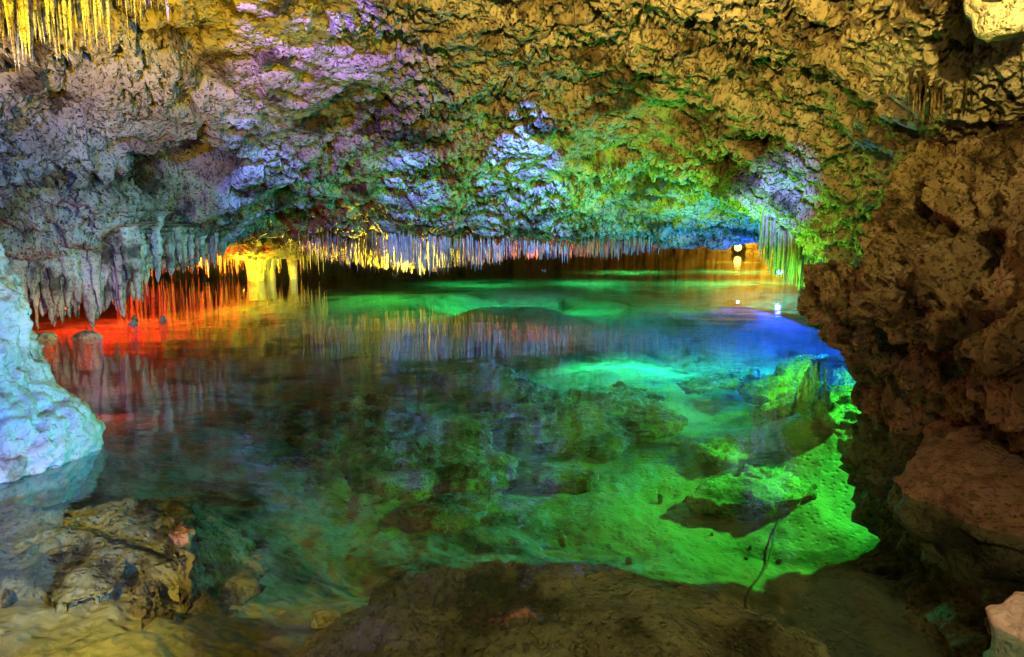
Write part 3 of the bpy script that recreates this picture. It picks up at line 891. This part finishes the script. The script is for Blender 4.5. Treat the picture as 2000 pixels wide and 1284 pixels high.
ONES = 'first second third fourth fifth sixth seventh eighth ninth tenth eleventh twelfth thirteenth fourteenth fifteenth sixteenth seventeenth eighteenth nineteenth'.split()
TENS = {2: ('twenty', 'twentieth'), 3: ('thirty', 'thirtieth'), 4: ('forty', 'fortieth'), 5: ('fifty', 'fiftieth')}
def ordinal(n):
    if n < 20: return ONES[n - 1]
    return TENS[n // 10][1] if n % 10 == 0 else TENS[n // 10][0] + '-' + ONES[n % 10 - 1]
groups = {}
for o in COL.objects:
    if o.get('category') == 'stalactite' or o.get('group') == 'pebbles on the green lit bed':
        groups.setdefault(o['group'], []).append(o)
for g, os_ in groups.items():
    os_.sort(key=lambda o: o.location.x / o.location.y)
    for k, o in enumerate(os_):
        o['label'] = ordinal(k + 1) + ' from the left of the ' + g

# ------------------------------------------------------------------ roots and lines
def tube(name, pts, r, mat, label, cat):
    P = np.array(pts, float)
    t = np.linspace(0, len(P) - 1, (len(P) - 1) * 6 + 1)
    C = catmull(P, np.arange(len(P), dtype=float), t)
    C += 0.8 * r * np.stack([perlin(C * 9 + k * 31) for k in range(3)], 1)
    T = np.gradient(C, axis=0)
    T /= np.linalg.norm(T, axis=1, keepdims=True)
    U = np.cross(T, [0.3, 0.2, 0.93]); U /= np.linalg.norm(U, axis=1, keepdims=True)
    W = np.cross(T, U)
    a = np.linspace(0, 2 * math.pi, 8, endpoint=False)
    rr = r * (1 + 0.25 * perlin(C * 21))[:, None, None]
    V = C[:, None] + rr * (U[:, None] * np.cos(a)[None, :, None] + W[:, None] * np.sin(a)[None, :, None])
    o = put(name, mesh_from(name, V, grid_faces(len(C), 8, True)), mat)
    tag(o, label, cat)
    return o
rp = []
for u, v in [(1540, 965), (1522, 985), (1512, 1010), (1508, 1035), (1490, 1065), (1472, 1090), (1458, 1120), (1460, 1150), (1466, 1190)]:
    p = at_level(u, v, -.95)
    rp.append((p[0], p[1], BEDZ(p[0], p[1]) + .03))
tube('sunken_root', rp, .009, M_ROOT, 'thin dark root lying along the pool bed into the shadow', 'root')
for pts, lab in [([(1300, 14), (1330, 20), (1352, 40)], 'crooked dark root across the roof near the top right'), ([(1121, -10), (1122, 20), (1123, 50)], 'straight thin root hanging from the roof at the top centre'),
                 ([(1256, -10), (1256, 14), (1257, 34)], 'short thin root hanging right of the top centre one')]:
    tube('hanging_root', [tuple(at_depth(u, v, 5.3)) for u, v in pts], .004, M_ROOT, lab, 'root')

# ------------------------------------------------------------------ lamp fixtures
def fixture(light, label, size=0.09, glow=60.0, aim=None):
    """A round flood lamp: housing, lens and bracket around its light."""
    loc = light.location.copy()
    root = bpy.data.objects.new('floodlight', None)
    COL.objects.link(root)
    root.location = loc
    tag(root, label, 'lamp')
    d = Vector(aim) - loc if aim else Vector((0, -1, 0.15))
    q = d.to_track_quat('-Z', 'Y')
    root.rotation_euler = q.to_euler()
    na = 20
    a = np.linspace(0, 2 * math.pi, na, endpoint=False)
    rings = [(0.02, .9), (.55, .9), (.75, .6), (.95, .25), (1.0, 0.12), (.88, .12)]
    V = np.array([[(r * size * math.cos(t), r * size * math.sin(t), z_ * size + size * 1.5) for t in a] for r, z_ in rings])
    put('housing', mesh_from('housing', V, grid_faces(len(rings), na, True)), M_METAL, root)
    rings = [(0.02, .17), (.5, .16), (.86, .13)]
    V = np.array([[(r * size * math.cos(t), r * size * math.sin(t), z_ * size + size * 1.5) for t in a] for r, z_ in rings])
    c = light.data.color
    m = plain('lamp_lens', (0.02, 0.02, 0.02), .3, 0, (min(1, c[0] + .08), min(1, c[1] + .08), min(1, c[2] + .08)), glow)
    put('lens', mesh_from('lens', V, grid_faces(3, na, True)), m, root)
    b = [(-1.15, .3), (-1.15, -.1), (1.15, -.1), (1.15, .3)]
    for sx in (-1, 1):
        V = np.array([[(sx * size * 1.06 + dx, dy, zz) for dx, dy in ((-.006, -.012), (.006, -.012), (.006, .012), (-.006, .012))] for zz in (size * .2, size * 1.4)])
        put('bracket', mesh_from('bracket', V, grid_faces(2, 4, True), False), M_METAL, root)
    return root
by = {o.name.replace('_light', ''): o for o in LAMPS}
fixture(by['yellow_far'], 'glaring yellow lamp at the far end of the cave, just above the water', .20, 7, aim=(5, 0, 0.6))
fixture(by['blue_right'], 'white-blue lamp behind the dark stalactites, mirrored in the blue water', .07, 40, aim=(5.0, 12.4, -1.5))
fixture(by['red_mid'], 'small orange lamp under the middle of the back curtain', .03, 1.5, aim=tuple(by['red_mid'].location + Vector((0, .35, 1))))
fixture(by['added_sparkle'], 'added glowing disc for the white sparkle on the water below the far yellow lamp', .03, 20, aim=(0, 0, 1.4))
fixture(by['yellow_mid'], 'yellow lamp behind the back curtain over the yellow pool glow', .05, 1.6, aim=tuple(by['yellow_mid'].location + Vector((0, .35, 1))))

nt = sum(len(o.data.polygons) * 2 for o in COL.objects if o.type == 'MESH')
print('TRIS', nt, 'OBJ', len(bpy.data.objects))
